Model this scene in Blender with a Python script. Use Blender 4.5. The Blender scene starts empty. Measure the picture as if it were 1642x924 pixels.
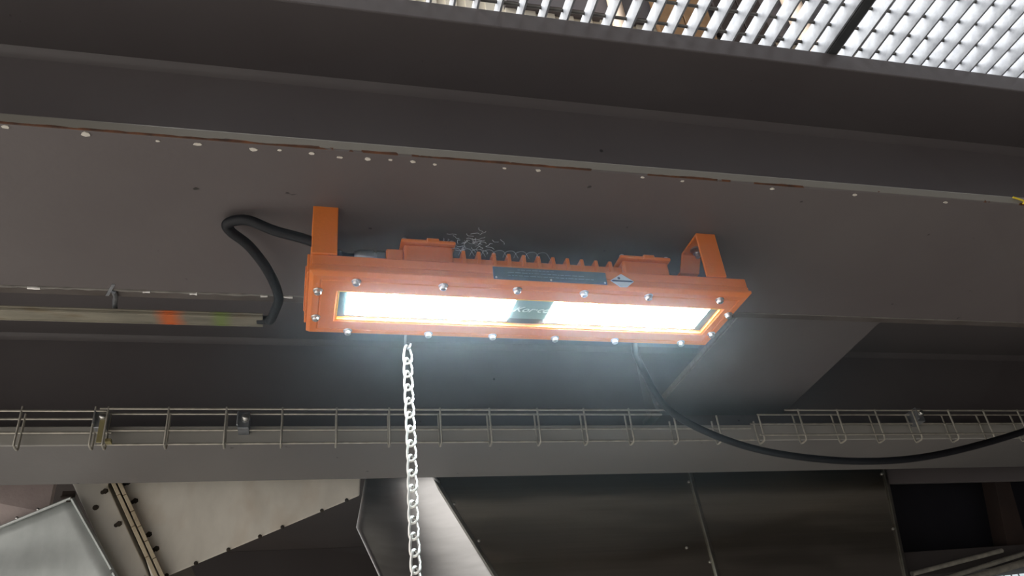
import bpy, bmesh, math, random
from mathutils import Vector, Matrix

random.seed(7)
S = bpy.context.scene
COL = S.collection
H = 1.6                      # eye height: all heights below are written relative to it

# ------------------------------------------------------------------ camera
YAW, PITCH, ROLL, FPX = 0.29567532, 0.56032906, -0.11951689, 1294.83
cam_d = bpy.data.cameras.new('camera')
cam = bpy.data.objects.new('camera', cam_d)
COL.objects.link(cam)
S.camera = cam
fw = Vector((math.sin(YAW) * math.cos(PITCH), math.cos(YAW) * math.cos(PITCH), math.sin(PITCH)))
rt = Vector((math.cos(YAW), -math.sin(YAW), 0))
up = rt.cross(fw)
r2 = math.cos(ROLL) * rt + math.sin(ROLL) * up
u2 = -math.sin(ROLL) * rt + math.cos(ROLL) * up
M = Matrix((r2, u2, -fw)).transposed().to_4x4()
M.translation = Vector((0, 0, H))
cam.matrix_world = M
cam_d.sensor_width = 36
cam_d.lens = FPX / 1642 * 36
cam_d.clip_start = 0.02
cam_d.clip_end = 200

# ------------------------------------------------------------------ world, sun, exposure
W = bpy.data.worlds.new('world')
S.world = W
W.use_nodes = True
nt = W.node_tree
nt.nodes.clear()
wo = nt.nodes.new('ShaderNodeOutputWorld')
bg = nt.nodes.new('ShaderNodeBackground')
tc = nt.nodes.new('ShaderNodeTexCoord')
dot = nt.nodes.new('ShaderNodeVectorMath')
dot.operation = 'DOT_PRODUCT'
dot.inputs[1].default_value = (-0.80, 0.10, 0.60)
ramp = nt.nodes.new('ShaderNodeValToRGB')
ramp.color_ramp.elements[0].position = 0.52
ramp.color_ramp.elements[0].color = (0.030, 0.028, 0.026, 1)
ramp.color_ramp.elements[1].position = 0.95
ramp.color_ramp.elements[1].color = (1.0, 0.99, 0.98, 1)
mm = nt.nodes.new('ShaderNodeMath')
mm.operation = 'MULTIPLY_ADD'
mm.inputs[1].default_value = 0.5
mm.inputs[2].default_value = 0.5
nt.links.new(tc.outputs['Generated'], dot.inputs[0])
nt.links.new(dot.outputs['Value'], mm.inputs[0])
nt.links.new(mm.outputs[0], ramp.inputs[0])
nt.links.new(ramp.outputs[0], bg.inputs['Color'])
bg.inputs['Strength'].default_value = 2.4
nt.links.new(bg.outputs[0], wo.inputs['Surface'])

sun_d = bpy.data.lights.new('sun', 'SUN')
sun_d.energy = 8.0
sun_d.angle = math.radians(55)
sun_d.color = (1.0, 0.985, 0.97)
sun = bpy.data.objects.new('sun', sun_d)
COL.objects.link(sun)
sun.rotation_euler = Vector((-1.0, 0.12, 1.15)).to_track_quat('Z', 'Y').to_euler()
sun.location = (-6, 0, 9)

LED_STRENGTH = 110.0
GLOW_DENSITY = 0.08

vs = S.view_settings
S.display_settings.display_device = 'sRGB'
vs.view_transform = 'Standard'
vs.look = 'None'
vs.exposure = 0.0
vs.gamma = 1.0
vs.use_curve_mapping = False

# ------------------------------------------------------------------ materials
def lin(c):
    f = lambda v: v / 12.92 if v <= 0.04045 else ((v + 0.055) / 1.055) ** 2.4
    return tuple(f(v / 255) for v in c) + (1,)

class Mat:
    """small node builder around one Principled shader"""
    def __init__(s, name):
        s.m = bpy.data.materials.new(name)
        s.m.use_nodes = True
        s.t = s.m.node_tree
        s.b = s.t.nodes['Principled BSDF']
        s.o = s.t.nodes['Material Output']
        s.co = s.t.nodes.new('ShaderNodeTexCoord').outputs['Object']
    def n(s, kind, **kw):
        nd = s.t.nodes.new(kind)
        for k, v in kw.items():
            setattr(nd, k, v)
        return nd
    def l(s, a, b):
        s.t.links.new(a, b)
    def scaled(s, sc):
        mp = s.n('ShaderNodeMapping')
        mp.inputs['Scale'].default_value = sc
        s.l(s.co, mp.inputs['Vector'])
        return mp.outputs[0]
    def noise(s, scale, detail=4, vec=None, rough=0.55):
        nd = s.n('ShaderNodeTexNoise')
        nd.inputs['Scale'].default_value = scale
        nd.inputs['Detail'].default_value = detail
        nd.inputs['Roughness'].default_value = rough
        s.l(vec or s.co, nd.inputs['Vector'])
        return nd.outputs['Fac']
    def ramp(s, fac, p0, c0, p1, c1):
        r = s.n('ShaderNodeValToRGB')
        r.color_ramp.elements[0].position = p0
        r.color_ramp.elements[0].color = c0
        r.color_ramp.elements[1].position = p1
        r.color_ramp.elements[1].color = c1
        s.l(fac, r.inputs[0])
        return r.outputs[0]
    def mask(s, fac, p0, p1):
        return s.ramp(fac, p0, (0, 0, 0, 1), p1, (1, 1, 1, 1))
    def mix(s, fac, a, b):
        x = s.n('ShaderNodeMix', data_type='RGBA')
        if isinstance(fac, (int, float)):
            x.inputs[0].default_value = fac
        else:
            s.l(fac, x.inputs[0])
        for i, v in ((6, a), (7, b)):
            if isinstance(v, tuple):
                x.inputs[i].default_value = v
            else:
                s.l(v, x.inputs[i])
        return x.outputs[2]
    def math(s, op, a, b=None):
        x = s.n('ShaderNodeMath', operation=op)
        for i, v in enumerate((a, b)):
            if v is None:
                continue
            if isinstance(v, (int, float)):
                x.inputs[i].default_value = v
            else:
                s.l(v, x.inputs[i])
        return x.outputs[0]
    def bump(s, fac, strength, dist=0.002):
        b = s.n('ShaderNodeBump')
        b.inputs['Strength'].default_value = strength
        b.inputs['Distance'].default_value = dist
        s.l(fac, b.inputs['Height'])
        s.l(b.outputs[0], s.b.inputs['Normal'])

def paint(name, c0, c1, rough=0.5, scale=6, bump=0.15, metallic=0.0, spec=0.4, fine=140):
    k = Mat(name)
    f = k.noise(scale, 6)
    k.l(k.ramp(f, 0.3, lin(c0), 0.7, lin(c1)), k.b.inputs['Base Color'])
    k.b.inputs['Roughness'].default_value = rough
    k.b.inputs['Metallic'].default_value = metallic
    k.b.inputs['Specular IOR Level'].default_value = spec
    if bump:
        k.bump(k.noise(fine, 3), bump)
    return k.m

def steel_paint(name, c0, c1, rough=0.45, specks=True):
    """old satin paint on structural steel: large mottling, a few dark specks, orange-peel"""
    k = Mat(name)
    base = k.ramp(k.noise(2.2, 5), 0.3, lin(c0), 0.7, lin(c1))
    if specks:
        sp = k.mask(k.noise(38, 2), 0.765, 0.785)
        base = k.mix(sp, base, lin((40, 37, 34)))
    k.l(base, k.b.inputs['Base Color'])
    k.b.inputs['Roughness'].default_value = rough
    k.b.inputs['Specular IOR Level'].default_value = 0.35
    k.bump(k.noise(90, 3), 0.12)
    return k.m

def edge_rust_lit_paint(name, c0, c1, ycut, zcut, edge=(118, 114, 106), zedge=0.0015, ystrip=None, rusty=True):
    """the flange paint, near edge paler in place of front light, rust and chips only along its lower near edge, heaviest at the left end"""
    k = Mat(name)
    base = k.ramp(k.noise(2.2, 5), 0.3, lin(c0), 0.7, lin(c1))
    sp = k.mask(k.noise(38, 2), 0.735, 0.76)
    base = k.mix(sp, base, lin((44, 41, 38)))
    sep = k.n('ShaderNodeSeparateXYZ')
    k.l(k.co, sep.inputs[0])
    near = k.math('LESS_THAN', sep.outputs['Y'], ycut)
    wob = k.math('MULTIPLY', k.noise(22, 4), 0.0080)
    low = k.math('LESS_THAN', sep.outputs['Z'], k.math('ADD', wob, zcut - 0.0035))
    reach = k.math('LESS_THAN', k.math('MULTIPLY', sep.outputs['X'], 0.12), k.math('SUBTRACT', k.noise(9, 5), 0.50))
    base = k.mix(k.math('MULTIPLY', near, k.math('GREATER_THAN', sep.outputs['Z'], zedge)), base, lin(edge))  # near edge coloured paler, standing in for the front light on it
    if ystrip is not None:
        st = k.math('GREATER_THAN', sep.outputs['Y'], k.math('ADD', ystrip - 0.003, k.math('MULTIPLY', k.noise(40, 4), 0.006)))
        base = k.mix(k.math('MULTIPLY', st, 0.75), base, k.ramp(k.noise(12, 5), 0.35, lin((66, 58, 50)), 0.7, lin((90, 84, 80))))
    rust = k.math('MULTIPLY', k.math('MULTIPLY', near, low), reach)
    rcol = k.ramp(k.noise(45, 4), 0.35, lin((44, 28, 20)), 0.72, lin((112, 68, 40)))
    k.l(k.mix(rust, base, rcol) if rusty else base, k.b.inputs['Base Color'])
    k.b.inputs['Roughness'].default_value = 0.5
    k.b.inputs['Specular IOR Level'].default_value = 0.35
    k.bump(k.noise(90, 3), 0.12)
    return k.m

def metal(name, c0, c1, rough=0.35, brush=(1, 1, 1), bscale=30, bump=0.05, metallic=1.0):
    k = Mat(name)
    v = k.scaled(brush)
    f = k.noise(bscale, 5, v)
    k.l(k.ramp(f, 0.3, lin(c0), 0.7, lin(c1)), k.b.inputs['Base Color'])
    k.b.inputs['Metallic'].default_value = metallic
    r = k.n('ShaderNodeMapRange')
    k.l(f, r.inputs[0])
    r.inputs[3].default_value = rough - 0.06
    r.inputs[4].default_value = rough + 0.06
    k.l(r.outputs[0], k.b.inputs['Roughness'])
    if bump:
        k.bump(f, bump)
    return k.m

M_ = {}
M_['beam'] = steel_paint('grey_beam_paint', (90, 84, 85), (100, 95, 95))
M_['flange'] = edge_rust_lit_paint('grey_flange_paint', (91, 84, 84), (102, 96, 95), -0.1745, 0.002, ystrip=0.128)
M_['flange_far'] = edge_rust_lit_paint('far_flange_paint', (100, 97, 96), (112, 108, 106), -0.1095, 0, (150, 147, 141), 0.0, None, False)  # no rust here, only the near edge painted lighter as if front-lit
M_['weld'] = paint('painted_weld', (92, 88, 84), (122, 118, 112), 0.55, 60, 0.5, fine=60)
M_['chip'] = paint('bare_primer', (196, 190, 180), (214, 208, 198), 0.6, 40, 0.1)
M_['yellow'] = paint('yellow_marker', (200, 176, 40), (214, 190, 60), 0.6, 20, 0)
M_['deck'] = paint('dark_deck_underside', (62, 56, 55), (72, 66, 64), 0.7, 3, 0.2)
M_['floor'] = paint('concrete_floor', (172, 168, 162), (190, 186, 180), 0.8, 2, 0.3)
M_['dark'] = paint('dark_wall_paint', (56, 51, 51), (64, 59, 58), 0.7, 2, 0.1)
M_['orange'] = paint('orange_powder_coat', (208, 112, 40), (218, 120, 46), 0.42, 12, 0.12, fine=260)
M_['black_rubber'] = paint('black_cable_sheath', (16, 16, 19), (23, 23, 27), 0.5, 30, 0.08, spec=0.25)
M_['bolt'] = metal('zinc_fastener', (196, 194, 190), (222, 220, 216), 0.30, bscale=60)
M_['zinc'] = metal('bright_zinc_chain', (214, 210, 206), (240, 238, 234), 0.36, bscale=80, metallic=0.75)
M_['gland'] = metal('nickel_gland', (120, 122, 124), (150, 152, 154), 0.35, bscale=60)
M_['wire'] = metal('galvanised_wire', (150, 146, 136), (186, 180, 168), 0.45, bscale=60, metallic=0.6)
M_['clip'] = metal('plated_clip', (140, 144, 150), (176, 178, 182), 0.35, bscale=60, metallic=0.8)
M_['olive_clip'] = paint('yellow_passivated_strip', (138, 128, 88), (158, 148, 108), 0.5, 40, 0.1, metallic=0.3)
M_['plate'] = paint('dark_nameplate', (60, 74, 86), (70, 84, 96), 0.4, 30, 0.02)
M_['platetext'] = paint('pale_engraving', (120, 134, 150), (136, 150, 164), 0.5, 30, 0)
M_['silver'] = metal('silver_label', (196, 204, 204), (214, 220, 220), 0.4, bscale=20, metallic=0.4, bump=0)
M_['ink'] = paint('dark_label_ink', (60, 72, 92), (72, 84, 104), 0.5, 30, 0)
M_['teal'] = paint('dark_lens_border', (40, 56, 62), (48, 66, 72), 0.35, 30, 0)
M_['ledplate'] = paint('grey_green_plate', (128, 150, 150), (140, 160, 160), 0.4, 30, 0)
M_['script'] = paint('white_script', (236, 240, 240), (246, 250, 250), 0.4, 30, 0)
M_['bar'] = metal('galvanised_grating', (126, 130, 136), (156, 160, 166), 0.5, bscale=70, metallic=0.15, bump=0.15)
M_['rod'] = metal('galvanised_rod', (84, 80, 76), (108, 104, 98), 0.55, bscale=60, metallic=0.3)
M_['edge'] = paint('dull_edge_paint', (150, 136, 134), (166, 152, 148), 0.6, 14, 0.2)
M_['joint'] = paint('dark_joint_steel', (62, 64, 66), (74, 76, 78), 0.5, 14, 0.1)
def stainless_mat():
    k = Mat('brushed_stainless')
    v = k.scaled((0.5, 3, 30))
    f = k.noise(9, 5, v)
    k.l(k.ramp(f, 0.3, lin((186, 181, 170)), 0.7, lin((198, 193, 182))), k.b.inputs['Base Color'])
    k.b.inputs['Metallic'].default_value = 1.0
    k.b.inputs['Roughness'].default_value = 0.27
    k.bump(k.noise(2.2, 2, k.scaled((0.8, 1, 3.2))), 0.5, 0.02)
    return k.m
M_['stainless'] = stainless_mat()
M_['bright'] = metal('polished_sheet', (196, 196, 198), (214, 214, 216), 0.34, (1, 1, 6), 9, 0.02)
M_['seam'] = metal('folded_seam', (128, 126, 120), (150, 148, 142), 0.35, bscale=40)
M_['cladding'] = paint('beige_cladding', (226, 219, 202), (236, 229, 212), 0.6, 5, 0.1)
M_['darkclad'] = paint('slate_cladding', (92, 88, 92), (104, 100, 102), 0.6, 5, 0.1)
M_['cream'] = paint('cream_post', (238, 214, 190), (246, 224, 202), 0.5, 8, 0.05)
M_['timber'] = paint('brown_timber', (122, 92, 62), (146, 114, 80), 0.7, 14, 0.2)
M_['rusty'] = paint('red_brown_steel', (40, 31, 28), (50, 38, 33), 0.7, 14, 0.2)
M_['void'] = paint('dark_opening_shade', (26, 25, 32), (32, 31, 38), 0.7, 8, 0.1)
M_['web'] = paint('cobweb_silk', (206, 206, 210), (226, 226, 230), 0.6, 30, 0)

def galvanised_sheet(name, c0, c1, stain, rough=0.5, metallic=0.55, streak=(3, 3, 1.5)):
    k = Mat(name)
    v = k.scaled(streak)
    base = k.ramp(k.noise(5, 6, v), 0.3, lin(c0), 0.7, lin(c1))
    st = k.mask(k.noise(9, 5, k.scaled((1, 1, 0.6))), 0.55, 0.75)
    base = k.mix(k.math('MULTIPLY', st, 0.35), base, lin(stain))
    k.l(base, k.b.inputs['Base Color'])
    k.b.inputs['Metallic'].default_value = metallic
    k.b.inputs['Roughness'].default_value = rough
    k.bump(k.noise(6, 4), 0.25, 0.01)
    return k.m
M_['galv'] = galvanised_sheet('galvanised_duct_sheet', (210, 204, 192), (234, 228, 216), (190, 160, 124), 0.5, 0.12)
M_['galv_plate'] = galvanised_sheet('galvanised_flange_plate', (176, 172, 164), (192, 188, 180), (150, 120, 96), 0.5, 0.12)
M_['galv_bright'] = galvanised_sheet('bright_casing_sheet', (168, 172, 170), (196, 200, 198), (160, 160, 158), 0.5, 0.4)
M_['strip'] = galvanised_sheet('tan_flange_strip', (178, 164, 138), (198, 184, 158), (120, 92, 62), 0.6, 0.2)
M_['grime'] = paint('dark_grime', (40, 34, 28), (58, 50, 40), 0.8, 60, 0.3)

def conduit_mat():
    """galvanised channel with one orange and one green paint stain and rusty patches of their own"""
    k = Mat('stained_conduit')
    base = k.ramp(k.noise(14, 5, k.scaled((1, 4, 4))), 0.3, lin((112, 108, 97)), 0.7, lin((146, 140, 124)))
    br = k.mask(k.noise(16, 4, k.scaled((1, 3, 3))), 0.58, 0.72)
    base = k.mix(k.math('MULTIPLY', br, 0.6), base, lin((112, 92, 62)))
    sep = k.n('ShaderNodeSeparateXYZ')
    k.l(k.co, sep.inputs[0])
    for x, wdt, c in ((0.322, 0.021, (206, 98, 30)), (0.388, 0.017, (116, 134, 70))):
        d = k.math('ABSOLUTE', k.math('SUBTRACT', sep.outputs['X'], x))
        d = k.math('ADD', d, k.math('MULTIPLY', k.math('SUBTRACT', k.noise(30, 4), 0.5), 0.014))
        f = k.ramp(k.math('DIVIDE', d, wdt), 0.15, (1, 1, 1, 1), 1.1, (0, 0, 0, 1))
        base = k.mix(k.math('MULTIPLY', f, 0.85), base, lin(c))
    k.l(base, k.b.inputs['Base Color'])
    k.b.inputs['Metallic'].default_value = 0.35
    k.b.inputs['Roughness'].default_value = 0.5
    return k.m
M_['conduit'] = conduit_mat()

def emit(name, c, strength):
    m = bpy.data.materials.new(name)
    m.use_nodes = True
    t = m.node_tree
    t.nodes.clear()
    o = t.nodes.new('ShaderNodeOutputMaterial')
    e = t.nodes.new('ShaderNodeEmission')
    e.inputs['Color'].default_value = c
    e.inputs['Strength'].default_value = strength
    t.links.new(e.outputs[0], o.inputs['Surface'])
    return m
M_['led'] = emit('cool_white_led', (0.90, 0.96, 1.0, 1), LED_STRENGTH)
M_['daylight'] = emit('daylight_pane', (0.86, 0.95, 1.0, 1), 0.8)

def glass_mat():
    m = bpy.data.materials.new('toughened_lamp_glass')
    m.use_nodes = True
    t = m.node_tree
    t.nodes.clear()
    o = t.nodes.new('ShaderNodeOutputMaterial')
    mx = t.nodes.new('ShaderNodeMixShader')
    tr = t.nodes.new('ShaderNodeBsdfTransparent')
    tr.inputs['Color'].default_value = (0.93, 0.98, 0.97, 1)
    g = t.nodes.new('ShaderNodeBsdfGlossy')
    g.inputs['Roughness'].default_value = 0.05
    mx.inputs[0].default_value = 0.06
    t.links.new(tr.outputs[0], mx.inputs[1])
    t.links.new(g.outputs[0], mx.inputs[2])
    t.links.new(mx.outputs[0], o.inputs['Surface'])
    return m
M_['glass'] = glass_mat()

# ------------------------------------------------------------------ mesh helpers
def new():
    return bmesh.new()

def face(bm, vs_):
    try:
        bm.faces.new(vs_)
    except ValueError:
        pass

def box(bm, x0, x1, y0, y1, z0, z1):
    v = [bm.verts.new((x, y, z)) for z in (z0, z1) for y in (y0, y1) for x in (x0, x1)]
    for f in ((0, 2, 3, 1), (4, 5, 7, 6), (0, 1, 5, 4), (2, 6, 7, 3), (0, 4, 6, 2), (1, 3, 7, 5)):
        face(bm, [v[i] for i in f])
    return v

def prism(bm, pts, off):
    """pts: a 3-D polygon; off: extrusion vector"""
    off = Vector(off)
    a = [bm.verts.new(p) for p in pts]
    b = [bm.verts.new(Vector(p) + off) for p in pts]
    face(bm, a)
    face(bm, b[::-1])
    n = len(a)
    for i in range(n):
        face(bm, [a[i], b[i], b[(i + 1) % n], a[(i + 1) % n]])

def smooth_path(pts, sub=6):
    """Catmull-Rom through the points"""
    P = [Vector(p) for p in pts]
    P = [2 * P[0] - P[1]] + P + [2 * P[-1] - P[-2]]
    out = []
    for i in range(1, len(P) - 2):
        for k in range(sub):
            t = k / sub
            a, b, c, d = P[i - 1], P[i], P[i + 1], P[i + 2]
            out.append(0.5 * ((2 * b) + (c - a) * t + (2 * a - 5 * b + 4 * c - d) * t * t + (3 * b - a - 3 * c + d) * t ** 3))
    out.append(P[-2])
    return out

def tube(bm, pts, r, n=8, closed=False):
    P = [Vector(p) for p in pts]
    m = len(P)
    rings = []
    ref = None
    for i in range(m):
        if closed:
            d = (P[(i + 1) % m] - P[i - 1]).normalized()
        else:
            d = (P[min(i + 1, m - 1)] - P[max(i - 1, 0)]).normalized()
        if ref is None:
            ref = d.orthogonal().normalized()
        ref = (ref - d * ref.dot(d))
        ref = ref.normalized() if ref.length > 1e-6 else d.orthogonal().normalized()
        q = d.cross(ref)
        rr = r[i] if isinstance(r, (list, tuple)) else r
        rings.append([bm.verts.new(P[i] + rr * (math.cos(2 * math.pi * k / n) * ref + math.sin(2 * math.pi * k / n) * q)) for k in range(n)])
    for i in range(m if closed else m - 1):
        a, b = rings[i], rings[(i + 1) % m]
        for k in range(n):
            face(bm, [a[k], a[(k + 1) % n], b[(k + 1) % n], b[k]])
    if not closed:
        face(bm, rings[0][::-1])
        face(bm, rings[-1])

def lathe(bm, base, axis, prof, n=16):
    """prof: list of (distance along axis, radius)"""
    base, ax = Vector(base), Vector(axis).normalized()
    u = ax.orthogonal().normalized()
    w = ax.cross(u)
    rings = [[bm.verts.new(base + ax * h + r * (math.cos(2 * math.pi * k / n) * u + math.sin(2 * math.pi * k / n) * w)) for k in range(n)] for h, r in prof]
    for a, b in zip(rings, rings[1:]):
        for k in range(n):
            face(bm, [a[k], a[(k + 1) % n], b[(k + 1) % n], b[k]])
    face(bm, rings[0][::-1])
    face(bm, rings[-1])

def bead(bm, a, b, r, step=0.012, jit=0.35):
    """an uneven weld run from a to b"""
    a, b = Vector(a), Vector(b)
    n = max(2, int((b - a).length / step))
    pts = [a.lerp(b, i / n) for i in range(n + 1)]
    tube(bm, pts, [r * (1 + jit * (random.random() - 0.5)) for _ in pts], 6)

def finish(name, bm, mat, parent=None, local=False, bevel=0, seg=2, smooth=False, lift=True):
    """link a bmesh as one object. lift adds the eye height; local keeps the coordinates in the parent's frame"""
    bmesh.ops.recalc_face_normals(bm, faces=bm.faces)
    if not local and lift:
        bmesh.ops.translate(bm, vec=(0, 0, H), verts=bm.verts)
    loc = Vector((0, 0, 0))
    if not local:
        if parent is not None:
            q_ = parent
            while q_ is not None:
                loc += q_.location
                q_ = q_.parent
            bmesh.ops.translate(bm, vec=-loc, verts=bm.verts)
    me = bpy.data.meshes.new(name)
    for f in bm.faces:
        f.smooth = smooth
    bm.to_mesh(me)
    bm.free()
    me.materials.append(mat)
    o = bpy.data.objects.new(name, me)
    COL.objects.link(o)
    if parent is not None:
        o.parent = parent
    if bevel:
        b = o.modifiers.new('bevel', 'BEVEL')
        b.width = bevel
        b.segments = seg
        b.limit_method = 'ANGLE'
        b.angle_limit = math.radians(40)
    if smooth:
        me.set_sharp_from_angle(angle=math.radians(45))
    return o

def tag(o, label, cat, group=None, kind=None):
    o['label'] = label
    o['category'] = cat
    if group:
        o['group'] = group
    if kind:
        o['kind'] = kind
    return o

def thing(name, loc, label, cat, group=None, kind=None, rot=(0, 0, 0)):
    o = bpy.data.objects.new(name, None)
    o.empty_display_size = 0.05
    COL.objects.link(o)
    o.location = (loc[0], loc[1], loc[2] + H)
    o.rotation_euler = rot
    return tag(o, label, cat, group, kind)

# ================================================================== SETTING
def structure(name, bm, mat, label, cat, **kw):
    return tag(finish(name, bm, mat, **kw), label, cat, kind='structure')

b = new(); box(b, -9, 4.2, -9, 3.5, -H - 0.1, -H)
structure('floor', b, M_['floor'], 'grey concrete floor under the steel platform', 'floor')
b = new(); box(b, -9, 4.2, 3.4, 3.5, -H, 0.93)
structure('wall_back', b, M_['dark'], 'dark wall seen in the gap behind the ducts', 'wall')
b = new(); box(b, 4.1, 4.2, -9, 3.4, -H, 0.93)
structure('wall_right', b, M_['dark'], 'dark side wall at the far end of the beams', 'wall')
b = new(); box(b, -1.6, 4.2, 0.80, 3.5, 0.931, 0.945)  # unseen left edge set to shape the sunlit patch on the floor
box(b, -2.3, -0.27, -0.47, 0.74, 0.931, 0.945)  # from here on, unseen deck pieces added to darken the floor in front
box(b, 1.82, 4.2, -9, 0.74, 0.931, 0.945)
box(b, -2.3, 1.82, -9, -0.47, 0.931, 0.945)
structure('ceiling', b, M_['deck'], 'dark solid deck plate over the two steel beams, with unseen pieces added to shade the floor', 'ceiling')
# upper storey wall seen through the bars of the grating
b = new()
n = 60
for i in range(n):
    x0 = -1.0 + i * 0.1
    zt = 3.42 if x0 < 0.88 else 3.30
    box(b, x0, x0 + 0.055, 2.50, 2.53, 0.95, zt)
    box(b, x0 + 0.055, x0 + 0.1, 2.515, 2.53, 0.95, zt)
structure('wall_upper', b, M_['cladding'], 'beige ribbed cladding seen through the grating', 'wall')
b = new(); box(b, -1.0, 0.898, 2.46, 2.53, 3.422, 5.2)
box(b, 0.898, 5.0, 2.46, 2.53, 3.302, 5.2)
structure('wall_upper_fascia', b, M_['darkclad'], 'dark fascia above the beige cladding beyond the grating', 'wall')

# ------------------------------------------------------------------ the two long beams
def long_beam(label, yn, yf, zb, zt_flange, yweb, ytn, ytf, mat_bottom, x0=-2.6, x1=4.1):
    t = thing('steel_beam', (0.7, yweb, zb), label, 'steel beam', kind='structure')
    b = new(); box(b, x0, x1, yn, yf, zb, zt_flange)
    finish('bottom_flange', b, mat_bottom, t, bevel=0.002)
    b = new(); box(b, x0, x1, yweb - 0.006, yweb + 0.006, zt_flange, 0.8905)
    finish('web', b, M_['beam'], t)
    b = new(); box(b, x0, x1, ytn, ytf, 0.8905, 0.925)
    finish('top_flange', b, M_['beam'], t, bevel=0.002)
    # concave root fillet under the top flange
    b = new()
    prof = [(0, 0), (0.011, 0), (0.0085, 0.004), (0.004, 0.0085), (0, 0.011)]
    prism(b, [(x0, yweb - 0.006 - p, 0.8905 - q) for p, q in prof], (x1 - x0, 0, 0))
    finish('fillet_weld', b, mat_bottom if mat_bottom is M_['beam'] else M_['beam'], t, smooth=True)
    return t

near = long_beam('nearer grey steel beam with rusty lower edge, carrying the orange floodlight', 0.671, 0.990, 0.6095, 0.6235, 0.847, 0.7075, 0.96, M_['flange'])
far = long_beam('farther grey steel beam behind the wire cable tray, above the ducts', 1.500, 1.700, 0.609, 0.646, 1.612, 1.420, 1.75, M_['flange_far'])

# weld run and bright bare spots along the far edge of the near flange
b = new(); bead(b, (-0.75, 0.9720, 0.6100), (0.0, 0.9720, 0.6100), 0.0024, 0.009, 0.9)
bead(b, (0.55, 0.9735, 0.6100), (2.4, 0.9735, 0.6100), 0.0014, 0.014, 0.4)
finish('weld_bead', b, M_['weld'], near, smooth=True)
b = new()
x = -0.66
while x < 0.0:
    w = random.uniform(0.006, 0.026)
    if random.random() < 0.75:
        bead(b, (x, 0.9720, 0.6078), (x + w, 0.9720, 0.6078), 0.0019, 0.004, 0.8)
    x += w + random.uniform(0.008, 0.022)
o = finish('bare_weld_spot', b, M_['zinc'], near, smooth=True)
o['label'] = 'bright bare metal showing along the weld'
# flaked paint under the near edge
b = new()
for (x, y, s) in ((-0.294, 0.676, 6), (-0.222, 0.677, 8), (-0.155, 0.679, 4), (-0.116, 0.679, 7), (-0.060, 0.680, 7), (-0.033, 0.678, 4),
                  (0.060, 0.681, 6), (0.085, 0.680, 4), (0.110, 0.680, 5), (0.0, 0.679, 5), (0.03, 0.682, 5), (0.135, 0.6815, 4),
                  (0.215, 0.679, 4), (0.255, 0.678, 5), (0.385, 0.676, 4), (0.437, 0.677, 4), (0.56, 0.678, 5), (0.68, 0.677, 5), (0.82, 0.678, 5)):
    n = 7
    pts = [(x + s / 1500 * (0.7 + 0.5 * random.random()) * math.cos(2 * math.pi * k / n), y + s / 2800 * (0.7 + 0.6 * random.random()) * math.sin(2 * math.pi * k / n), 0.6086) for k in range(n)]
    prism(b, pts, (0, 0, 0.0012))
o = finish('paint_flake', b, M_['chip'], near)
o['label'] = 'pale chips of flaked paint'
b = new()
tube(b, smooth_path([(0.928, 0.6690, 0.620), (0.940, 0.6690, 0.6165), (0.944, 0.669, 0.613), (0.940, 0.669, 0.6105)]), 0.0014, 6)
o = finish('paint_mark', b, M_['yellow'], near, smooth=True)
o['label'] = 'small yellow marker squiggle'

# ------------------------------------------------------------------ short cross beam with its gusset
cb = thing('cross_beam', (0.95, 1.3, 0.715), 'short grey steel cross beam spanning between the two long beams, right of the floodlight', 'steel beam', kind='structure')
b = new()
prism(b, [(0.783, 0.975, 0.715), (1.085, 0.975, 0.715), (1.128, 1.605, 0.715), (0.783, 1.605, 0.715)], (0, 0, 0.012))
finish('bottom_flange', b, M_['beam'], cb, bevel=0.0015)
b = new(); box(b, 0.7812, 0.7828, 0.975, 1.60, 0.7155, 0.7265)  # thin pale strip added over the left edge so it reads brighter
finish('pale_edge_strip', b, M_['weld'], cb)
b = new(); box(b, 0.945, 0.955, 0.86, 1.605, 0.727, 0.8905)
finish('web', b, M_['beam'], cb)
b = new()
prism(b, [(0.776, 1.605, 0.850), (0.776, 1.605, 0.700), (0.776, 1.550, 0.700)], (0.010, 0, 0))
finish('gusset_plate', b, M_['beam'], cb, bevel=0.001)
b = new(); box(b, 0.762, 0.785, 1.553, 1.605, 0.690, 0.700)
finish('cleat', b, M_['weld'], cb, bevel=0.001)
b = new(); bead(b, (0.784, 0.98, 0.7135), (0.784, 1.58, 0.7135), 0.0015, 0.02)
finish('weld_bead', b, M_['weld'], cb, smooth=True)

# ================================================================== GRATINGS
def grating(label, xs, x0, x1, group):
    t = thing('walkway_grating', ((x0 + x1) / 2, 0.2, 0.927), label, 'grating', group)
    ya, yb = -0.45, 0.745
    for x in xs:
        b = new(); box(b, x - 0.003, x, ya, yb, 0.9275, 0.9585)
        finish('bearing_bar', b, M_['bar'], t)
    b = new()
    y = 0.7160
    while y > ya:
        tube(b, [(x0, y, 0.9550), (x1, y, 0.9550)], 0.0027, 6)
        y -= 0.0375
    finish('cross_rod', b, M_['rod'], t, smooth=True)
    b = new(); box(b, x0, x1, yb, yb + 0.004, 0.9265, 0.9585)
    finish('end_band', b, M_['bar'], t)
    return t
xs1 = [0.7705, 0.7417] + [0.7092 - 0.03285 * k for k in range(29)]
grating('steel grating panel on the left, sky and wall showing between its bars', xs1, -0.25, 0.7705, 'walkway gratings')
xs2 = [0.8194 + 0.0319 * k for k in range(31)]
grating('steel grating panel on the right, its bars closing up to white', xs2, 0.7895, 1.80, 'walkway gratings')
b = new(); box(b, 0.7725, 0.7885, -0.45, 0.75, 0.9265, 0.950)
tag(finish('grating_support_bar', b, M_['joint'], bevel=0.001), 'dark flat bar in the joint between the two grating panels', 'bar')

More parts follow.
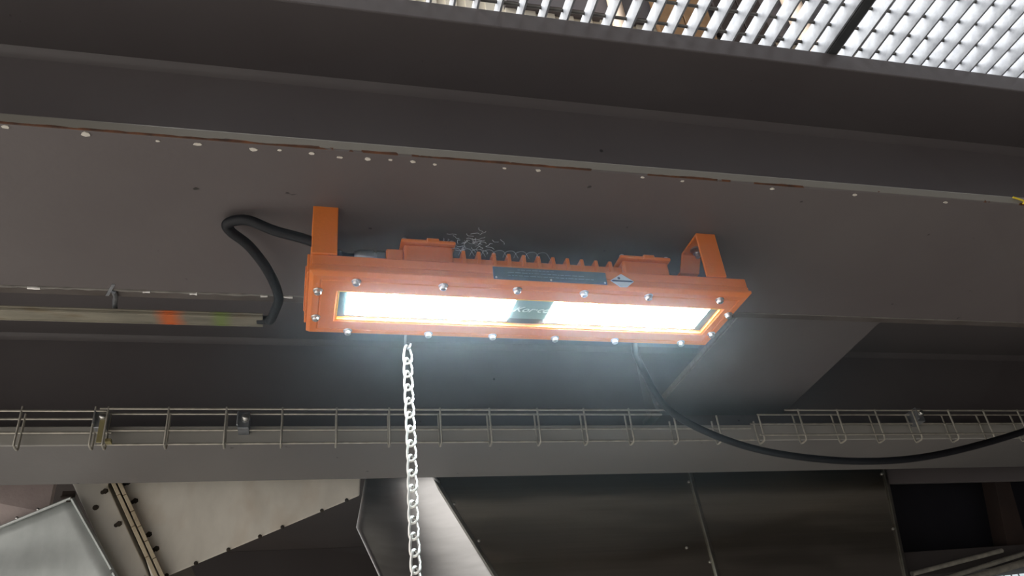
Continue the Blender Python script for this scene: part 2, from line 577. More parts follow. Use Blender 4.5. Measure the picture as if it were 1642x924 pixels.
# things beyond the grating, standing against the upper wall
b = new(); tube(b, [(1.445, 2.40, 0.95), (1.445, 2.40, 5.0)], 0.036, 14)
tag(finish('downpipe', b, M_['cream'], smooth=True), 'thin cream downpipe behind the grating bars, the one farther left', 'pipe', 'downpipes on the upper wall')
b = new(); tube(b, [(2.50, 2.38, 0.95), (2.50, 2.38, 5.0)], 0.05, 14)
tag(finish('downpipe', b, M_['cream'], smooth=True), 'cream downpipe beyond the grating, near the dark joint bar', 'pipe', 'downpipes on the upper wall')
def planks(x0, x1, z0, z1, mat, label):
    b = new()
    k = int((x1 - x0) / 0.11)
    for i in range(k):
        xx = x0 + (x1 - x0) * i / k
        box(b, xx, xx + (x1 - x0) / k - 0.008, 2.40, 2.43, z0, z1)
    box(b, x0, x1, 2.43, 2.45, z0 + 0.1, z0 + 0.2)
    box(b, x0, x1, 2.43, 2.45, z1 - 0.2, z1 - 0.1)
    return tag(finish('board_panel', b, mat, bevel=0.002), label, 'panel', 'board panels on the upper wall')
planks(1.66, 1.98, 1.2, 4.0, M_['timber'], 'light brown board panel beyond the grating bars')
planks(2.02, 2.32, 1.2, 4.2, M_['rusty'], 'dark red-brown board panel beyond the grating bars')

# ================================================================== FLOODLIGHT
LX, LY, LZ = 0.2792, 0.84235, 0.514
lamp = thing('floodlight', (LX, LY, LZ), 'long orange explosion-proof floodlight, switched on, bolted under the near beam', 'floodlight', rot=(0, math.radians(0.25), math.radians(0.6)))

def ring(bm, loops):
    """loops: (x0,x1,y0,y1,z) rectangles joined one to the next"""
    rs = []
    for x0, x1, y0, y1, z in loops:
        rs.append([bm.verts.new(p) for p in ((x0, y0, z), (x1, y0, z), (x1, y1, z), (x0, y1, z))])
    for a, c in zip(rs, rs[1:] + rs[:1]):
        for k in range(4):
            face(bm, [a[k], a[(k + 1) % 4], c[(k + 1) % 4], c[k]])

b = new()
HX, HY = 0.277, 0.0685
OX0, OX1, OY0, OY1 = -0.2435, 0.2525, -0.0315, 0.0345
ring(b, [(-HX + .002, HX - .002, -HY + .002, HY - .002, 0.0138), (-HX + .002, HX - .002, -HY + .002, HY - .002, 0.0080),
         (-HX, HX, -HY, HY, 0.0075), (-HX, HX, -HY, HY, 0.0040), (-HX + .0045, HX - .0045, -HY + .0045, HY - .0045, 0.0),
         (-HX + .0125, HX - .0125, -HY + .0125, HY - .0125, 0.0), (-HX + .0128, HX - .0128, -HY + .0128, HY - .0128, 0.0008), (-HX + .0142, HX - .0142, -HY + .0142, HY - .0142, 0.0008), (-HX + .0145, HX - .0145, -HY + .0145, HY - .0145, 0.0),
         (OX0 - .002, OX1 + .002, OY0 - .002, OY1 + .002, 0.0), (OX0, OX1, OY0, OY1, 0.0012), (OX0, OX1, OY0, OY1, 0.0138)])
bezel = finish('bezel', b, M_['orange'], lamp, local=True, bevel=0.0004, seg=1)

b = new(); box(b, -HX + .0022, HX - .0022, -HY + .0022, HY - .0022, 0.0140, 0.0272)
finish('housing', b, M_['orange'], lamp, local=True, bevel=0.0015)
b = new(); box(b, -0.2800, -0.277, -0.063, 0.05, 0.0045, 0.0290)
box(b, -0.2815, -0.2800, -0.045, 0.03, 0.0085, 0.025)
finish('end_cap', b, M_['orange'], lamp, local=True, bevel=0.0012)
# inside: reflector tray, two LED banks, centre plate, glass
b = new(); box(b, OX0 + .0005, OX1 - .0005, OY0 + .0005, OY1 - .0005, 0.0062, 0.0078)
finish('reflector', b, M_['teal'], lamp, local=True)
for x0, x1 in ((-0.2315, -0.0275), (0.0235, 0.2385)):
    b = new(); box(b, x0, x1, -0.0285, 0.0275, 0.0046, 0.0061)
    led = finish('led_panel', b, M_['led'], lamp, local=True)
b = new(); box(b, -0.0265, 0.0225, -0.0285, 0.0195, 0.0044, 0.0061)
cp = finish('centre_plate', b, M_['ledplate'], lamp, local=True, bevel=0.0006)
b = new(); box(b, OX0 + .0008, OX1 - .0008, OY0 + .0008, OY1 - .0008, 0.0022, 0.0036)
finish('glass_pane', b, M_['glass'], lamp, local=True)
b = new()
ring(b, [(OX0 + .0004, OX1 - .0004, OY0 + .0004, OY1 - .0004, 0.0012), (OX0 + .002, OX1 - .002, OY0 + .002, OY1 - .002, 0.0012), (OX0 + .002, OX1 - .002, OY0 + .002, OY1 - .002, 0.0021), (OX0 + .0004, OX1 - .0004, OY0 + .0004, OY1 - .0004, 0.0021)])
gm = paint('yellow_gasket', (232, 176, 70), (240, 188, 84), 0.5, 30, 0)
o = finish('gasket', b, gm, lamp, local=True)
o['label'] = 'thin yellow gasket round the glass'

def lettering(txt, size, name, mat, parent, mtx, shear=0.3):
    cu = bpy.data.curves.new('tmp_text', 'FONT')
    cu.body = txt
    cu.size = size
    cu.shear = shear
    cu.align_x = 'CENTER'
    cu.align_y = 'CENTER'
    cu.extrude = 0.0002
    to = bpy.data.objects.new('tmp_text', cu)
    COL.objects.link(to)
    dg = bpy.context.evaluated_depsgraph_get()
    me = bpy.data.meshes.new_from_object(to.evaluated_get(dg))
    bpy.data.objects.remove(to)
    me.transform(mtx)
    me.materials.clear()
    me.materials.append(mat)
    o = bpy.data.objects.new(name, me)
    COL.objects.link(o)
    o.parent = parent
    return o
lettering('Kor\u00b7co', 0.0165, 'lettering', M_['script'], cp, Matrix.Translation((-0.002, -0.003, 0.0041)) @ Matrix.Rotation(math.pi, 4, 'X'), 0.45)

# screws round the bezel
def screw(x, y, deg):
    b = new()
    lathe(b, (x, y, 0.0), (0, 0, -1), [(0, 0.0055), (0.0009, 0.0055), (0.0012, 0.0052)], 18)
    lathe(b, (x, y, -0.0012), (0, 0, -1), [(0, 0.0042), (0.0032, 0.0042), (0.0042, 0.0034), (0.0042, 0.0022), (0.0020, 0.0021), (0.0020, 0.0002)], 18)
    finish('bezel_screw', b, M_['bolt'], lamp, local=True, smooth=True)
for x in (-0.2245, -0.124, -0.034, 0.051, 0.137, 0.236):
    screw(x, -0.056, 0)
for x in (-0.226, -0.124, -0.039, 0.047, 0.133, 0.232):
    screw(x, 0.0580, 0)
for x, y in ((-0.2665, -0.033), (-0.2665, 0.027), (0.2660, -0.021), (0.2660, 0.031)):
    screw(x, y, 0)

# heat sink and junction boxes on top of the housing
b = new(); box(b, -0.108, 0.113, -0.046, 0.056, 0.0273, 0.0480)
for i in range(11):
    x = -0.0945 + 0.0192 * i
    zt = 0.0585 - 0.0003 * i
    prism(b, [(x - 0.0030, -0.0495, 0.0275), (x + 0.0030, -0.0495, 0.0275), (x + 0.0022, -0.048, zt), (x - 0.0022, -0.048, zt)], (0, 0.104, 0))
finish('heat_sink', b, M_['orange'], lamp, local=True, bevel=0.0006, seg=1)
def jbox(x0, x1, zt):
    b = new(); box(b, x0, x1, -0.050, 0.040, 0.0273, zt - 0.006)
    jb = finish('junction_box', b, M_['orange'], lamp, local=True, bevel=0.003)
    b = new()
    box(b, x0 - 0.0035, x1 + 0.0035, -0.0545, 0.0445, zt - 0.0058, zt - 0.0008)
    mid = x0 + (x1 - x0) * 0.45
    box(b, mid, mid + 0.016, -0.0555, 0.0455, zt - 0.0058, zt + 0.0014)
    finish('lid', b, M_['orange'], jb, local=True, bevel=0.0018)
    for xx in (x0 + 0.001, x1 - 0.001):
        b = new()
        lathe(b, (xx, -0.049, zt - 0.0008), (0, 0, 1), [(0, 0.0032), (0.0022, 0.0032), (0.003, 0.0022)], 12)
        finish('lid_screw', b, M_['bolt'], jb, local=True, smooth=True)
    b = new()
    lathe(b, (x1 - 0.009, -0.0505, 0.030), (0, -1, 0), [(0, 0.0035), (0.003, 0.0035), (0.004, 0.0025)], 12)
    finish('lid_screw', b, M_['bolt'], jb, local=True, smooth=True)
    return jb
jbox(-0.168, -0.108, 0.0675)
jbox(0.114, 0.178, 0.0635)
b = new(); box(b, -0.189, -0.1685, -0.048, -0.005, 0.0273, 0.0545)
finish('gland_boss', b, M_['orange'], lamp, local=True, bevel=0.002)
b = new()
lathe(b, (-0.1895, -0.036, 0.0475), (-1, 0, 0), [(0, 0.0098), (0.010, 0.0098), (0.0102, 0.0076), (0.014, 0.0076)], 6)
lathe(b, (-0.2035, -0.036, 0.0475), (-1, 0, 0), [(0, 0.0094), (0.016, 0.0094), (0.020, 0.0084), (0.0225, 0.0066)], 20)
finish('cable_gland', b, M_['gland'], lamp, local=True, smooth=True)

# mounting brackets: bent strap from the housing up to the beam
def bracket(x0, x1):
    b = new()
    zt = 0.0953
    outer = [(-0.0685, 0.0272), (-0.0685, zt), (-0.0215, zt), (-0.006, 0.0755), (0.030, 0.0755), (0.030, 0.0272)]
    th = 0.0035
    inner = [(-0.0685 + th, 0.0272), (-0.0685 + th, zt - th), (-0.0215 - 0.0015, zt - th), (-0.006 - 0.0017, 0.0755 - th), (0.030 - th, 0.0755 - th), (0.030 - th, 0.0272)]
    for i in range(5):
        quad = [outer[i], outer[i + 1], inner[i + 1], inner[i]]
        prism(b, [(x0, y, z) for y, z in quad], (x1 - x0, 0, 0))
    bmesh.ops.remove_doubles(b, verts=b.verts, dist=0.00005)
    br = finish('mounting_bracket', b, M_['orange'], lamp, local=True, bevel=0.0007, seg=1)
    b = new()
    cx = (x0 + x1) / 2 + 0.0
    lathe(b, (cx, -0.0375, zt - th), (0, 0, -1), [(0, 0.0085), (0.0016, 0.0085), (0.0018, 0.006)], 16)
    lathe(b, (cx, -0.0375, zt - th - 0.0018), (0, 0, -1), [(0, 0.0062), (0.0055, 0.0062)], 6)
    lathe(b, (cx, -0.0375, zt - th - 0.0073), (0, 0, -1), [(0, 0.0034), (0.006, 0.0034), (0.0066, 0.0026)], 12)
    finish('fixing_bolt', b, M_['bolt'], br, local=True, smooth=True)
bracket(-0.2760, -0.2470)
bracket(0.2190, 0.2475)

# nameplate and emblem on the near face
b = new(); box(b, -0.0657, 0.0778, -0.0700, -0.0686, 0.0042, 0.0218)
npl = finish('nameplate', b, M_['plate'], lamp, local=True, bevel=0.0004, seg=1)
for x, z in ((-0.0625, 0.0064), (0.0055, 0.0064), (0.0748, 0.0064)):
    b = new(); lathe(b, (x, -0.0700, z), (0, -1, 0), [(0, 0.0014), (0.0006, 0.0012), (0.0009, 0.0006)], 10)
    finish('rivet', b, M_['bolt'], npl, local=True, smooth=True)
b = new()
for row, (x0, x1) in enumerate(((-0.035, 0.012), (-0.048, 0.05), (-0.048, 0.062))):
    x = x0
    while x < x1:
        w = random.uniform(0.002, 0.008)
        box(b, x, min(x + w, x1), -0.0702, -0.0700, 0.0180 - row * 0.0042, 0.0187 - row * 0.0042)
        x += w + 0.0014
finish('engraving', b, M_['platetext'], npl, local=True)
b = new()
cx, cz = 0.0985, 0.0112
prism(b, [(cx - 0.0155, -0.0694, cz), (cx - 0.004, -0.0694, cz - 0.0088), (cx + 0.005, -0.0694, cz - 0.0088), (cx + 0.0155, -0.0694, cz), (cx + 0.001, -0.0694, cz + 0.0098), (cx - 0.001, -0.0694, cz + 0.0098)], (0, 0.0008, 0))
em = finish('emblem', b, M_['silver'], lamp, local=True)
em['label'] = 'silver diamond sticker with a dark bar across'
b = new()
prism(b, [(cx - 0.0148, -0.0697, cz - 0.0004), (cx - 0.012, -0.0697, cz - 0.0014), (cx + 0.012, -0.0697, cz - 0.0014), (cx + 0.0148, -0.0697, cz - 0.0004), (cx + 0.012, -0.0697, cz + 0.0008), (cx - 0.012, -0.0697, cz + 0.0008)], (0, 0.0002, 0))
lathe(b, (cx - 0.004, -0.0696, cz + 0.0038), (0, -1, 0), [(0, 0.0019), (0.0002, 0.0018)], 12)
finish('emblem_mark', b, M_['ink'], em, local=True)

# ================================================================== CABLES, CONDUIT, CHAIN
b = new()
tube(b, smooth_path([(0.0545, 0.8055, 0.5612), (0.040, 0.8055, 0.5630), (0.0042, 0.800, 0.5790), (-0.0385, 0.795, 0.5880), (-0.0700, 0.790, 0.5975), (-0.0915, 0.800, 0.5990),
                    (-0.0888, 0.812, 0.5960), (-0.0680, 0.832, 0.5900), (-0.0465, 0.870, 0.5810), (-0.0342, 0.922, 0.5770), (-0.0400, 0.966, 0.5800), (-0.0460, 1.002, 0.5880), (-0.0510, 1.0155, 0.5955), (-0.064, 1.0175, 0.5972)], 8), 0.0062, 12)
tag(finish('power_cable', b, M_['black_rubber'], smooth=True), 'black cable looping from the floodlight gland to the end of the stained conduit', 'cable', 'black cables')
b = new()
tube(b, smooth_path([(0.52, 1.00, 0.72), (0.548, 1.08, 0.695), (0.5748, 1.18, 0.6600), (0.5908, 1.20, 0.6270), (0.6221, 1.20, 0.5480), (0.7049, 1.20, 0.4950), (0.8173, 1.20, 0.4616), (0.9766, 1.20, 0.4457), (1.1412, 1.20, 0.4555), (1.3681, 1.20, 0.5014), (1.60, 1.20, 0.568), (1.9, 1.2, 0.70), (2.1, 1.2, 0.93)], 8), 0.0063, 12)
tag(finish('power_cable', b, M_['black_rubber'], smooth=True), 'black cable hanging in a long sag across the cable tray, right of the floodlight', 'cable', 'black cables')

cd = thing('conduit', (-0.5, 1.023, 0.587), 'stained galvanised flat conduit hung behind the near beam, its cut end beside the cable loop', 'conduit')
b = new()
X0, X1 = -1.6, -0.0565
ya, yb_, za, zb_ = 1.006, 1.0285, 0.5935, 0.6005
for q in (((ya, za), (yb_, za), (yb_, za + .0015), (ya, za + .0015)), ((ya, za + .0015), (ya + .0015, za + .0015), (ya + .0015, zb_), (ya, zb_)),
          ((yb_ - .0015, za + .0015), (yb_, za + .0015), (yb_, zb_), (yb_ - .0015, zb_)), ((ya + .0015, zb_ - .0012), (yb_ - .0015, zb_ - .0012), (yb_ - .0015, zb_), (ya + .0015, zb_))):
    prism(b, [(X0, y, z) for y, z in q], (X1 - X0, 0, 0))
box(b, X0, X1, ya - .0014, ya, zb_ - .0025, zb_)
box(b, X0, X1, yb_, yb_ + .0012, za - .0010, za + .0012)
finish('channel', b, M_['conduit'], cd, bevel=0.0005, seg=1)
b = new()
tube(b, smooth_path([(-0.2465, 1.022, 0.598), (-0.2465, 1.010, 0.606), (-0.2450, 0.998, 0.6090), (-0.2420, 0.985, 0.6070), (-0.2420, 0.972, 0.6060)], 5), 0.0032, 8)
finish('hanger_rod', b, M_['clip'], cd, smooth=True)
b = new()
prism(b, [(-0.2540, 0.984, 0.6070), (-0.2500, 0.984, 0.6070), (-0.2385, 0.958, 0.6082), (-0.2425, 0.958, 0.6082)], (0, 0, 0.0018))
finish('spring_clip', b, M_['clip'], cd)

# twisted-link chain
ch = thing('hanging_chain', (0.1297, 0.918, 0.0), 'bright zinc chain hanging straight down from the far edge of the floodlight', 'chain')
def link(bm, c, ang, L=0.0256, Wd=0.0106, r=0.0016):
    """one twisted link: its two ends stand a quarter turn apart"""
    pts = []
    n = 26
    for k in range(n):
        a = 2 * math.pi * k / n
        sn, co = math.sin(a), math.cos(a)
        z_ = (L / 2 - Wd / 2) * max(-1, min(1, 3 * sn)) + Wd / 2 * sn
        x_ = Wd / 2 * math.copysign(abs(co) ** 0.8, co)
        tw = ang + math.radians(45) * z_ / (L / 2)
        pts.append(Vector(c) + Vector((x_ * math.cos(tw), x_ * math.sin(tw), z_)))
    tube(bm, pts, r, 7, True)
b = new()
z = 0.4930
i = 0
while z > -0.35:
    link(b, (0.1297 - 0.0004 * math.sin(i * 0.7), 0.918, z), math.radians(12))
    z -= 0.0186
    i += 1
finish('chain_links', b, M_['zinc'], ch, smooth=True)
b = new()
tube(b, smooth_path([(0.1290, 0.9050, 0.5300), (0.1285, 0.9180, 0.5250), (0.1280, 0.9240, 0.5130), (0.1285, 0.9190, 0.5030), (0.1315, 0.9150, 0.5010), (0.1335, 0.9140, 0.5070)], 6), 0.0017, 8)
finish('chain_hook', b, M_['clip'], ch, smooth=True)

# cobweb on the heat sink
b = new()
for k in range(34):
    c = Vector((0.200 + random.gauss(0, 0.016), 0.790, 0.583 + random.gauss(0, 0.007)))
    pts = []
    a = random.uniform(0, 6.28)
    for j in range(5):
        pts.append(c.copy())
        a += random.uniform(-1.2, 1.2)
        c += Vector((math.cos(a), random.uniform(-.3, .3), 0.55 * math.sin(a))) * 0.0035
    tube(b, smooth_path(pts, 3), 0.00022, 3)
for k in range(9):
    x = 0.165 + 0.014 * k
    tube(b, smooth_path([(x, 0.795, 0.566), (x + 0.004, 0.792, 0.5725), (x + 0.014, 0.792, 0.574), (x + 0.020, 0.795, 0.566)], 4), 0.0002, 3)
tag(finish('cobweb', b, M_['web'], smooth=True), 'dusty cobweb over the cooling fins of the orange floodlight', 'cobweb', kind='stuff')

# ================================================================== WIRE CABLE TRAYS
def tray(label, x_hoops, x0, x1, topspans, yf=1.462, yb=1.487, zb=0.594, zt=0.664, clips=()):
    t = thing('wire_cable_tray', ((x0 + x1) / 2, 1.475, zb), label, 'cable tray', 'wire cable trays')
    r = 0.0021
    for x, hi in x_hoops:
        b = new()
        top = zt if hi else zt - 0.016
        tube(b, [(x, yf, top + 0.003), (x, yf, zb + 0.006), (x, yf + 0.0015, zb + 0.0015), (x, yf + 0.006, zb), (x, yb - 0.006, zb), (x, yb - 0.0015, zb + 0.0015), (x, yb, zb + 0.006), (x, yb, top)], r, 7)
        finish('hoop_wire', b, M_['wire'], t, smooth=True)
    for (a, c, y, z) in topspans:
        b = new()
        tube(b, [(a, y, z), (c, y, z)], r, 7)
        finish('long_wire', b, M_['wire'], t, smooth=True)
    for (x, z, kind) in clips:
        b = new(); box(b, x - 0.010, x + 0.010, yf + 0.004, 1.4995, z - 0.016, z + 0.016)
        box(b, x - 0.012, x - 0.0085, yf - 0.002, yf + 0.006, z - 0.012, z + 0.016)
        cl = finish('tray_clip', b, M_['clip'], t, bevel=0.001)
        b = new()
        lathe(b, (x + 0.003, yf + 0.004, z + 0.004), (0, -1, 0), [(0, 0.0085), (0.0015, 0.0085), (0.0016, 0.006), (0.006, 0.0056), (0.0075, 0.004)], 14)
        finish('clip_bolt', b, M_['bolt'], cl, smooth=True)
        if kind == 'strip':
            b = new(); box(b, x - 0.001, x + 0.008, yf + 0.002, yf + 0.004, 0.600, z - 0.002)
            box(b, x + 0.012, x + 0.022, yf + 0.006, yf + 0.020, 0.603, 0.609)
            finish('joint_strip', b, M_['olive_clip'], cl, bevel=0.0006)
    return t
P = 0.1003
yf, yb = 1.462, 1.487
c0 = [(-0.475 - P * k, True) for k in range(8)]
tray('wire cable tray section at the left, ending in the bolted joint clip', c0 + [(-0.357, True)], -1.4, -0.330,
     [(-1.4, -0.338, yf, 0.659), (-1.4, -0.335, yb, 0.6545), (-1.4, -0.33, yb, 0.628)])
cm = [(-0.336, True)] + [(-0.2345 + P * k, k < 10) for k in range(12)]
tray('long wire cable tray section in the middle, crossing behind the chain', cm, -0.35, 0.93,
     [(-0.350, 0.770, yf, 0.6635), (-0.350, 0.755, yb, 0.6645), (-0.35, 0.96, yb, 0.632), (-0.35, 0.96, yb, 0.605)],
     clips=((-0.3465, 0.645, 'strip'), (-0.103, 0.643, 'clip')))
cr = [(0.971, False)] + [(1.0735 + P * k, True) for k in range(14)]
tray('wire cable tray section at the right, its cut end beside the cross beam', cr, 0.96, 2.4,
     [(1.040, 2.4, yf, 0.6645), (0.985, 2.4, yb, 0.6645), (0.962, 2.4, yb, 0.642), (0.962, 2.4, yf, 0.606)],
     clips=((1.395, 0.655, 'clip'),))

# ================================================================== DUCTS AND HOOD BEHIND THE FAR BEAM
# left: tapering galvanised duct with a bolted joint
du = thing('ventilation_duct', (-0.15, 1.95, 0.43), 'tapering galvanised duct with a bolted flange joint, under the far beam at left', 'duct')
b = new()
prism(b, [(-0.386, 1.80, 0.700), (0.140, 1.80, 0.700), (0.135, 1.80, 0.606), (-0.275, 1.80, 0.437)], (0, 0.45, 0.22))
finish('tapered_section', b, M_['galv'], du, bevel=0.003)
b = new()
prism(b, [(-0.492, 1.801, 0.700), (-0.388, 1.801, 0.700), (-0.388, 1.801, 0.6385), (-0.277, 1.801, 0.4370), (-0.19, 1.801, 0.28), (-0.262, 1.801, 0.28), (-0.347, 1.801, 0.453), (-0.454, 1.801, 0.640)], (0, 0.42, 0.18))
finish('straight_section', b, M_['galv_plate'], du, bevel=0.002)
d = (Vector((-0.282, 0, 0.451)) - Vector((-0.386, 0, 0.640))).normalized()
pr = Vector((d.z, 0, -d.x))
if pr.x < 0:
    pr = -pr
def strip(a0, off, wd, ln, gaps, seed):
    rnd = random.Random(seed)
    b = new()
    s = a0
    while s < ln:
        e = min(ln, s + gaps * (0.8 + 0.4 * rnd.random()))
        p0 = Vector((-0.400, 1.774, 0.665)) + pr * off + d * s
        p1 = p0 + d * (e - s - 0.0015)
        prism(b, [p0, p0 + pr * wd, p1 + pr * wd, p1], (0, 0.0265, 0))
        s = e
    return finish('joint_flange', b, M_['strip'], du, bevel=0.0008)
strip(0.0, 0.006, 0.0075, 0.30, 0.075, 3)
strip(0.0, 0.0165, 0.0075, 0.30, 0.042, 4)
for (s, off) in ((0.036, -0.010), (0.115, -0.012), (0.245, -0.010), (0.085, 0.033), (0.165, 0.030), (0.20, 0.031), (0.275, 0.033), (0.04, 0.034)):
    p = Vector((-0.400, 1.800, 0.665)) + pr * off + d * s
    b = new()
    lathe(b, p, (0, -1, 0), [(0, 0.0062), (0.001, 0.006), (0.0011, 0.0046), (0.005, 0.0046)], 6)
    lathe(b, p + Vector((-0.005, 0, -0.003)), (0, -1, 0), [(0, 0.0042), (0.004, 0.0036)], 8)
    finish('joint_bolt', b, M_['grime'], du)
for (s, r) in ((0.105, 0.006),):
    p = Vector((-0.430, 1.7995, 0.640)) + d * s * 0.5
    b = new(); lathe(b, p, (0, -1, 0), [(0, r), (0.001, r * 0.9)], 10)
    finish('grime_spot', b, M_['grime'], du)
# screws along the lower edge of the taper
for f in (0.06, 0.19, 0.34, 0.49, 0.60, 0.80, 0.93):
    p = Vector((-0.275, 1.7995, 0.440)).lerp(Vector((0.135, 1.7995, 0.608)), f)
    b = new(); lathe(b, p, (0, -1, 0), [(0, 0.0044), (0.002, 0.004), (0.003, 0.002)], 10)
    finish('edge_screw', b, M_['grime'], du, smooth=True)

# bright casing left of the duct
ca = thing('casing_panel', (-0.6, 1.78, 0.25), 'bright sheet metal casing at the lower left corner, below the far beam', 'casing')
b = new()
# a shallow crumpled sheet: grid between its outline edges
tl, tr_, br_, bl = Vector((-0.92, 1.90, 0.440)), Vector((-0.442, 1.775, 0.608)), Vector((-0.215, 1.780, 0.262)), Vector((-0.92, 1.86, 0.20))
N = 18
g = [[None] * (N + 1) for _ in range(N + 1)]
for i in range(N + 1):
    for j in range(N + 1):
        u, v = i / N, j / N
        p = tl.lerp(tr_, u).lerp(bl.lerp(br_, u), v)
        w = 0.0045 * math.sin(9 * u + 14 * v) * u * (1 - u) * 4 + 0.002 * math.sin(23 * v - 11 * u) * u
        g[i][j] = b.verts.new(p + Vector((0, w if 0 < i < N else 0, 0)))
for i in range(N):
    for j in range(N):
        face(b, [g[i][j], g[i + 1][j], g[i + 1][j + 1], g[i][j + 1]])
o = finish('front_sheet', b, M_['galv_bright'], ca, smooth=True)
sm = o.modifiers.new('thickness', 'SOLIDIFY')
sm.thickness = 0.0015
b = new()
tube(b, [tl + Vector((0, -.002, 0)), tr_ + Vector((-.006, -.002, -.002))], 0.003, 6)
tube(b, [tr_ + Vector((-.004, -.002, -.004)), tr_.lerp(br_, 0.42) + Vector((-.004, -.002, -.002))], 0.003, 6)
tube(b, [tr_.lerp(br_, 0.44) + Vector((-.005, -.002, -.002)), br_ + Vector((-.004, -.002, 0))], 0.003, 6)
finish('folded_hem', b, M_['galv_bright'], ca, smooth=True)
for p in (tl.lerp(tr_, 0.78), tl.lerp(tr_, 0.86)):
    b = new(); lathe(b, p + Vector((0, -.001, .006)), (0, -1, 0), [(0, 0.003), (0.002, 0.0028), (0.003, 0.0012)], 10)
    finish('rivet', b, M_['bolt'], ca, smooth=True)
for f in (0.02, 0.52, 0.82):
    p = tr_.lerp(br_, f) + Vector((-0.014, -0.0025, -0.002))
    b = new(); box(b, p.x - 0.004, p.x + 0.004, p.y - 0.0012, p.y, p.z - 0.0014, p.z + 0.0014)
    finish('fixing_slot', b, M_['grime'], ca)
b = new()
prism(b, [(-0.95, 1.815, 0.700), (-0.496, 1.815, 0.700), (-0.496, 1.815, 0.590), (-0.95, 1.93, 0.425)], (0, 0.02, 0.01))
tag(finish('backing_plate', b, M_['edge'], bevel=0.001), 'grey painted plate above the bright casing at the left border', 'plate')
b = new()
box(b, -0.474, -0.450, 1.803, 1.813, 0.618, 0.632)
box(b, -0.474, -0.450, 1.794, 1.803, 0.615, 0.619)
tag(finish('angle_cleat', b, M_['rusty'], bevel=0.001), 'small dark angle cleat between the grey plate and the duct flange', 'bracket')

# right: stainless hood - bright end cheek, two panels, dark opening
ho = thing('extract_hood', (0.85, 1.95, 0.1), 'stainless steel extraction hood under the far beam, bright left cheek and two front panels', 'hood')
b = new()
# bright cheek: bent sheet, its left strip turned back
A = [(0.305, 1.762, 0.705), (0.305, 1.762, 0.6315), (0.4485, 1.855, 0.43), (0.592, 1.948, 0.2285)]
Bm = [(0.2223, 1.807, 0.705), (0.2223, 1.807, 0.649), (0.318, 1.8976, 0.448), (0.414, 1.988, 0.247)]
Bl = [(0.148, 1.777, 0.705), (0.147, 1.777, 0.648), (0.126, 1.7877, 0.531), (0.235, 1.8108, 0.3)]
NN = 20
rows = []
for k in range(4):
    pa, pc, pl = Vector(A[k]), Vector(Bm[k]) + Vector((-0.024, 0.0135, 0)), Vector(Bl[k])
    rows.append([b.verts.new(pa * (1 - q) ** 2 + pc * 2 * q * (1 - q) + pl * q * q) for q in [i / NN for i in range(NN + 1)]])
for k in range(3):
    for q in range(NN):
        face(b, [rows[k][q], rows[k][q + 1], rows[k + 1][q + 1], rows[k + 1][q]])
bmesh.ops.remove_doubles(b, verts=b.verts, dist=0.0002)
o = finish('side_cheek', b, M_['bright'], ho, smooth=True)
o['label'] = 'bright polished left cheek'
sm = o.modifiers.new('thickness', 'SOLIDIFY')
sm.thickness = 0.002
b = new()
prism(b, [(0.293, 1.766, 0.705), (0.303, 1.766, 0.705), (0.303, 1.766, 0.638), (0.427, 1.766, 0.413), (0.556, 1.766, 0.18), (0.546, 1.766, 0.18), (0.417, 1.766, 0.413), (0.293, 1.766, 0.638)], (0, 0.013, 0))
finish('cheek_seam', b, M_['seam'], ho, bevel=0.001)
b = new()
prism(b, [(0.300, 1.78, 0.705), (0.944, 1.78, 0.705), (0.944, 1.78, 0.640), (0.955, 1.78, 0.388), (0.966, 1.78, 0.16), (0.566, 1.78, 0.16), (0.427, 1.78, 0.412), (0.303, 1.78, 0.640)], (0, 0.004, 0))
finish('front_panel', b, M_['stainless'], ho)
b = new()
prism(b, [(0.946, 1.78, 0.705), (1.508, 1.78, 0.705), (1.508, 1.78, 0.639), (1.460, 1.78, 0.364), (1.425, 1.78, 0.16), (0.968, 1.78, 0.16), (0.957, 1.78, 0.388), (0.946, 1.78, 0.640)], (0, 0.004, 0))
finish('front_panel', b, M_['stainless'], ho)
for p in ([(0.941, 1.774, 0.705), (0.941, 1.774, 0.640), (0.952, 1.774, 0.388), (0.963, 1.774, 0.16)], [(1.508, 1.774, 0.705), (1.508, 1.774, 0.639), (1.460, 1.774, 0.364), (1.425, 1.774, 0.16)]):
    b = new()
    prism(b, p + [(x + 0.008, y, z) for x, y, z in p[::-1]], (0, 0.006, 0))
    finish('panel_seam', b, M_['seam'], ho, bevel=0.0008)
for x, z in ((0.937, 0.615), (0.945, 0.420), (0.893, 0.455), (1.500, 0.625), (1.475, 0.480), (0.345, 0.575), (0.312, 0.628), (0.395, 0.49)):
    b = new(); lathe(b, (x, 1.779, z), (0, -1, 0), [(0, 0.0035), (0.0018, 0.003), (0.0026, 0.001)], 10)
    finish('pop_rivet', b, M_['bolt'], ho, smooth=True)
# body behind the panels
b = new()
prism(b, [(0.40, 1.80, 0.70), (1.50, 1.80, 0.70), (1.42, 1.80, 0.17), (0.72, 1.80, 0.17)], (0, 0.5, 0))
finish('hood_body', b, M_['dark'], ho)

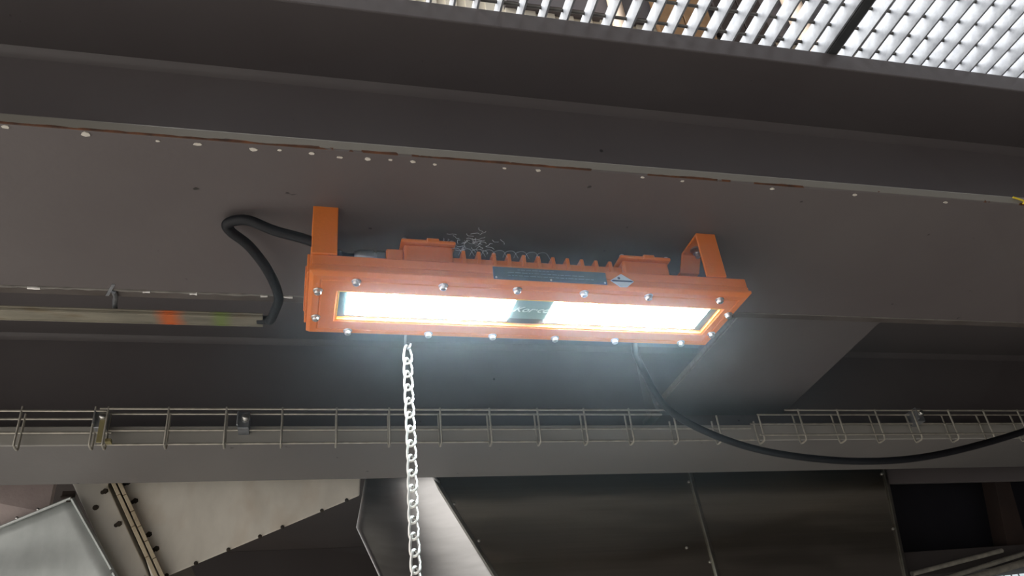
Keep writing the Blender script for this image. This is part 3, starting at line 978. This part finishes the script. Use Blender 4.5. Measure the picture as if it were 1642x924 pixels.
# right end: dark opening framed by a head plate, a post and a ledge
b = new()
wp = [(1.9243, 2.0, 0.3956), (2.15, 2.0, 0.4565), (2.15, 2.0, 0.31), (1.89, 2.0, 0.31)]
prism(b, wp, (0, 0.01, 0))
w_ = structure('window_1', b, M_['daylight'], 'small bright wired window pane at the lower right corner', 'window')
b = new()
for k in range(9):
    x = 1.915 + 0.026 * k
    box(b, x, x + 0.0025, 1.996, 1.999, 0.315, 0.392 + 0.27 * (x - 1.9243))
for k in range(5):
    z_ = 0.335 + 0.026 * k
    box(b, max(1.90, 1.93 + (z_ - 0.3956) / 0.27), 2.145, 1.996, 1.999, z_, z_ + 0.0022)
finish('window_bars', b, M_['seam'], w_)
op = thing('plenum_box', (1.85, 2.1, 0.45), 'dark open plenum box to the right of the stainless hood panels', 'plenum')
b = new(); box(b, 1.53, 2.6, 1.82, 1.83, 0.612, 0.70)
finish('head_plate', b, M_['beam'], op, bevel=0.001)
b = new(); box(b, 1.52, 2.6, 1.97, 1.98, 0.40, 0.70)  # near-black sheet closing the opening, its colour standing in for shade inside
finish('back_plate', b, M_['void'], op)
b = new(); prism(b, [(1.92, 1.84, 0.64), (1.97, 1.84, 0.64), (1.93, 1.84, 0.42), (1.86, 1.84, 0.42)], (0, 0.05, 0))
finish('side_post', b, M_['rusty'], op, bevel=0.001)
b = new(); prism(b, [(1.50, 1.83, 0.432), (2.5, 1.83, 0.447), (2.5, 1.83, 0.41), (1.50, 1.83, 0.37)], (0, 0.135, 0.0))
finish('ledge', b, M_['dark'], op, bevel=0.001)
for k, (p, q, r) in enumerate((((1.56, 1.80, 0.350), (2.2, 1.80, 0.470), 0.006), ((1.62, 1.80, 0.345), (2.2, 1.80, 0.442), 0.009), ((1.50, 1.80, 0.372), (1.80, 1.80, 0.418), 0.006))):
    b = new(); tube(b, [p, q], r, 10)
    tag(finish('galvanised_pipe', b, M_['wire'], smooth=True), ('thin slanting pipe at the lower right, uppermost of three', 'thicker slanting pipe at the lower right, under the thin one', 'short slanting pipe beside the seam of the stainless hood')[k], 'pipe', 'slanting pipes at the lower right')

# added scatter volume standing in for lens glow round the lamp
b = new()
bmesh.ops.create_icosphere(b, subdivisions=4, radius=1.0, matrix=Matrix.Translation((0.28, 0.80, 0.47)) @ Matrix.Diagonal((0.60, 0.36, 0.26, 1)))
for v in b.verts:
    v.co.z = min(v.co.z, 0.606)
hz = bpy.data.materials.new('lens_glow_scatter')
hz.use_nodes = True
t = hz.node_tree
t.nodes.clear()
o_ = t.nodes.new('ShaderNodeOutputMaterial')
v_ = t.nodes.new('ShaderNodeVolumeScatter')
v_.inputs['Color'].default_value = (0.80, 0.90, 1.0, 1)
v_.inputs['Density'].default_value = GLOW_DENSITY
v_.inputs['Anisotropy'].default_value = 0.84
t.links.new(v_.outputs[0], o_.inputs['Volume'])
tag(finish('lens_glow', b, hz), 'faint bluish scatter volume standing in for lens glow round the lit floodlight', 'lens_glow', kind='stuff')
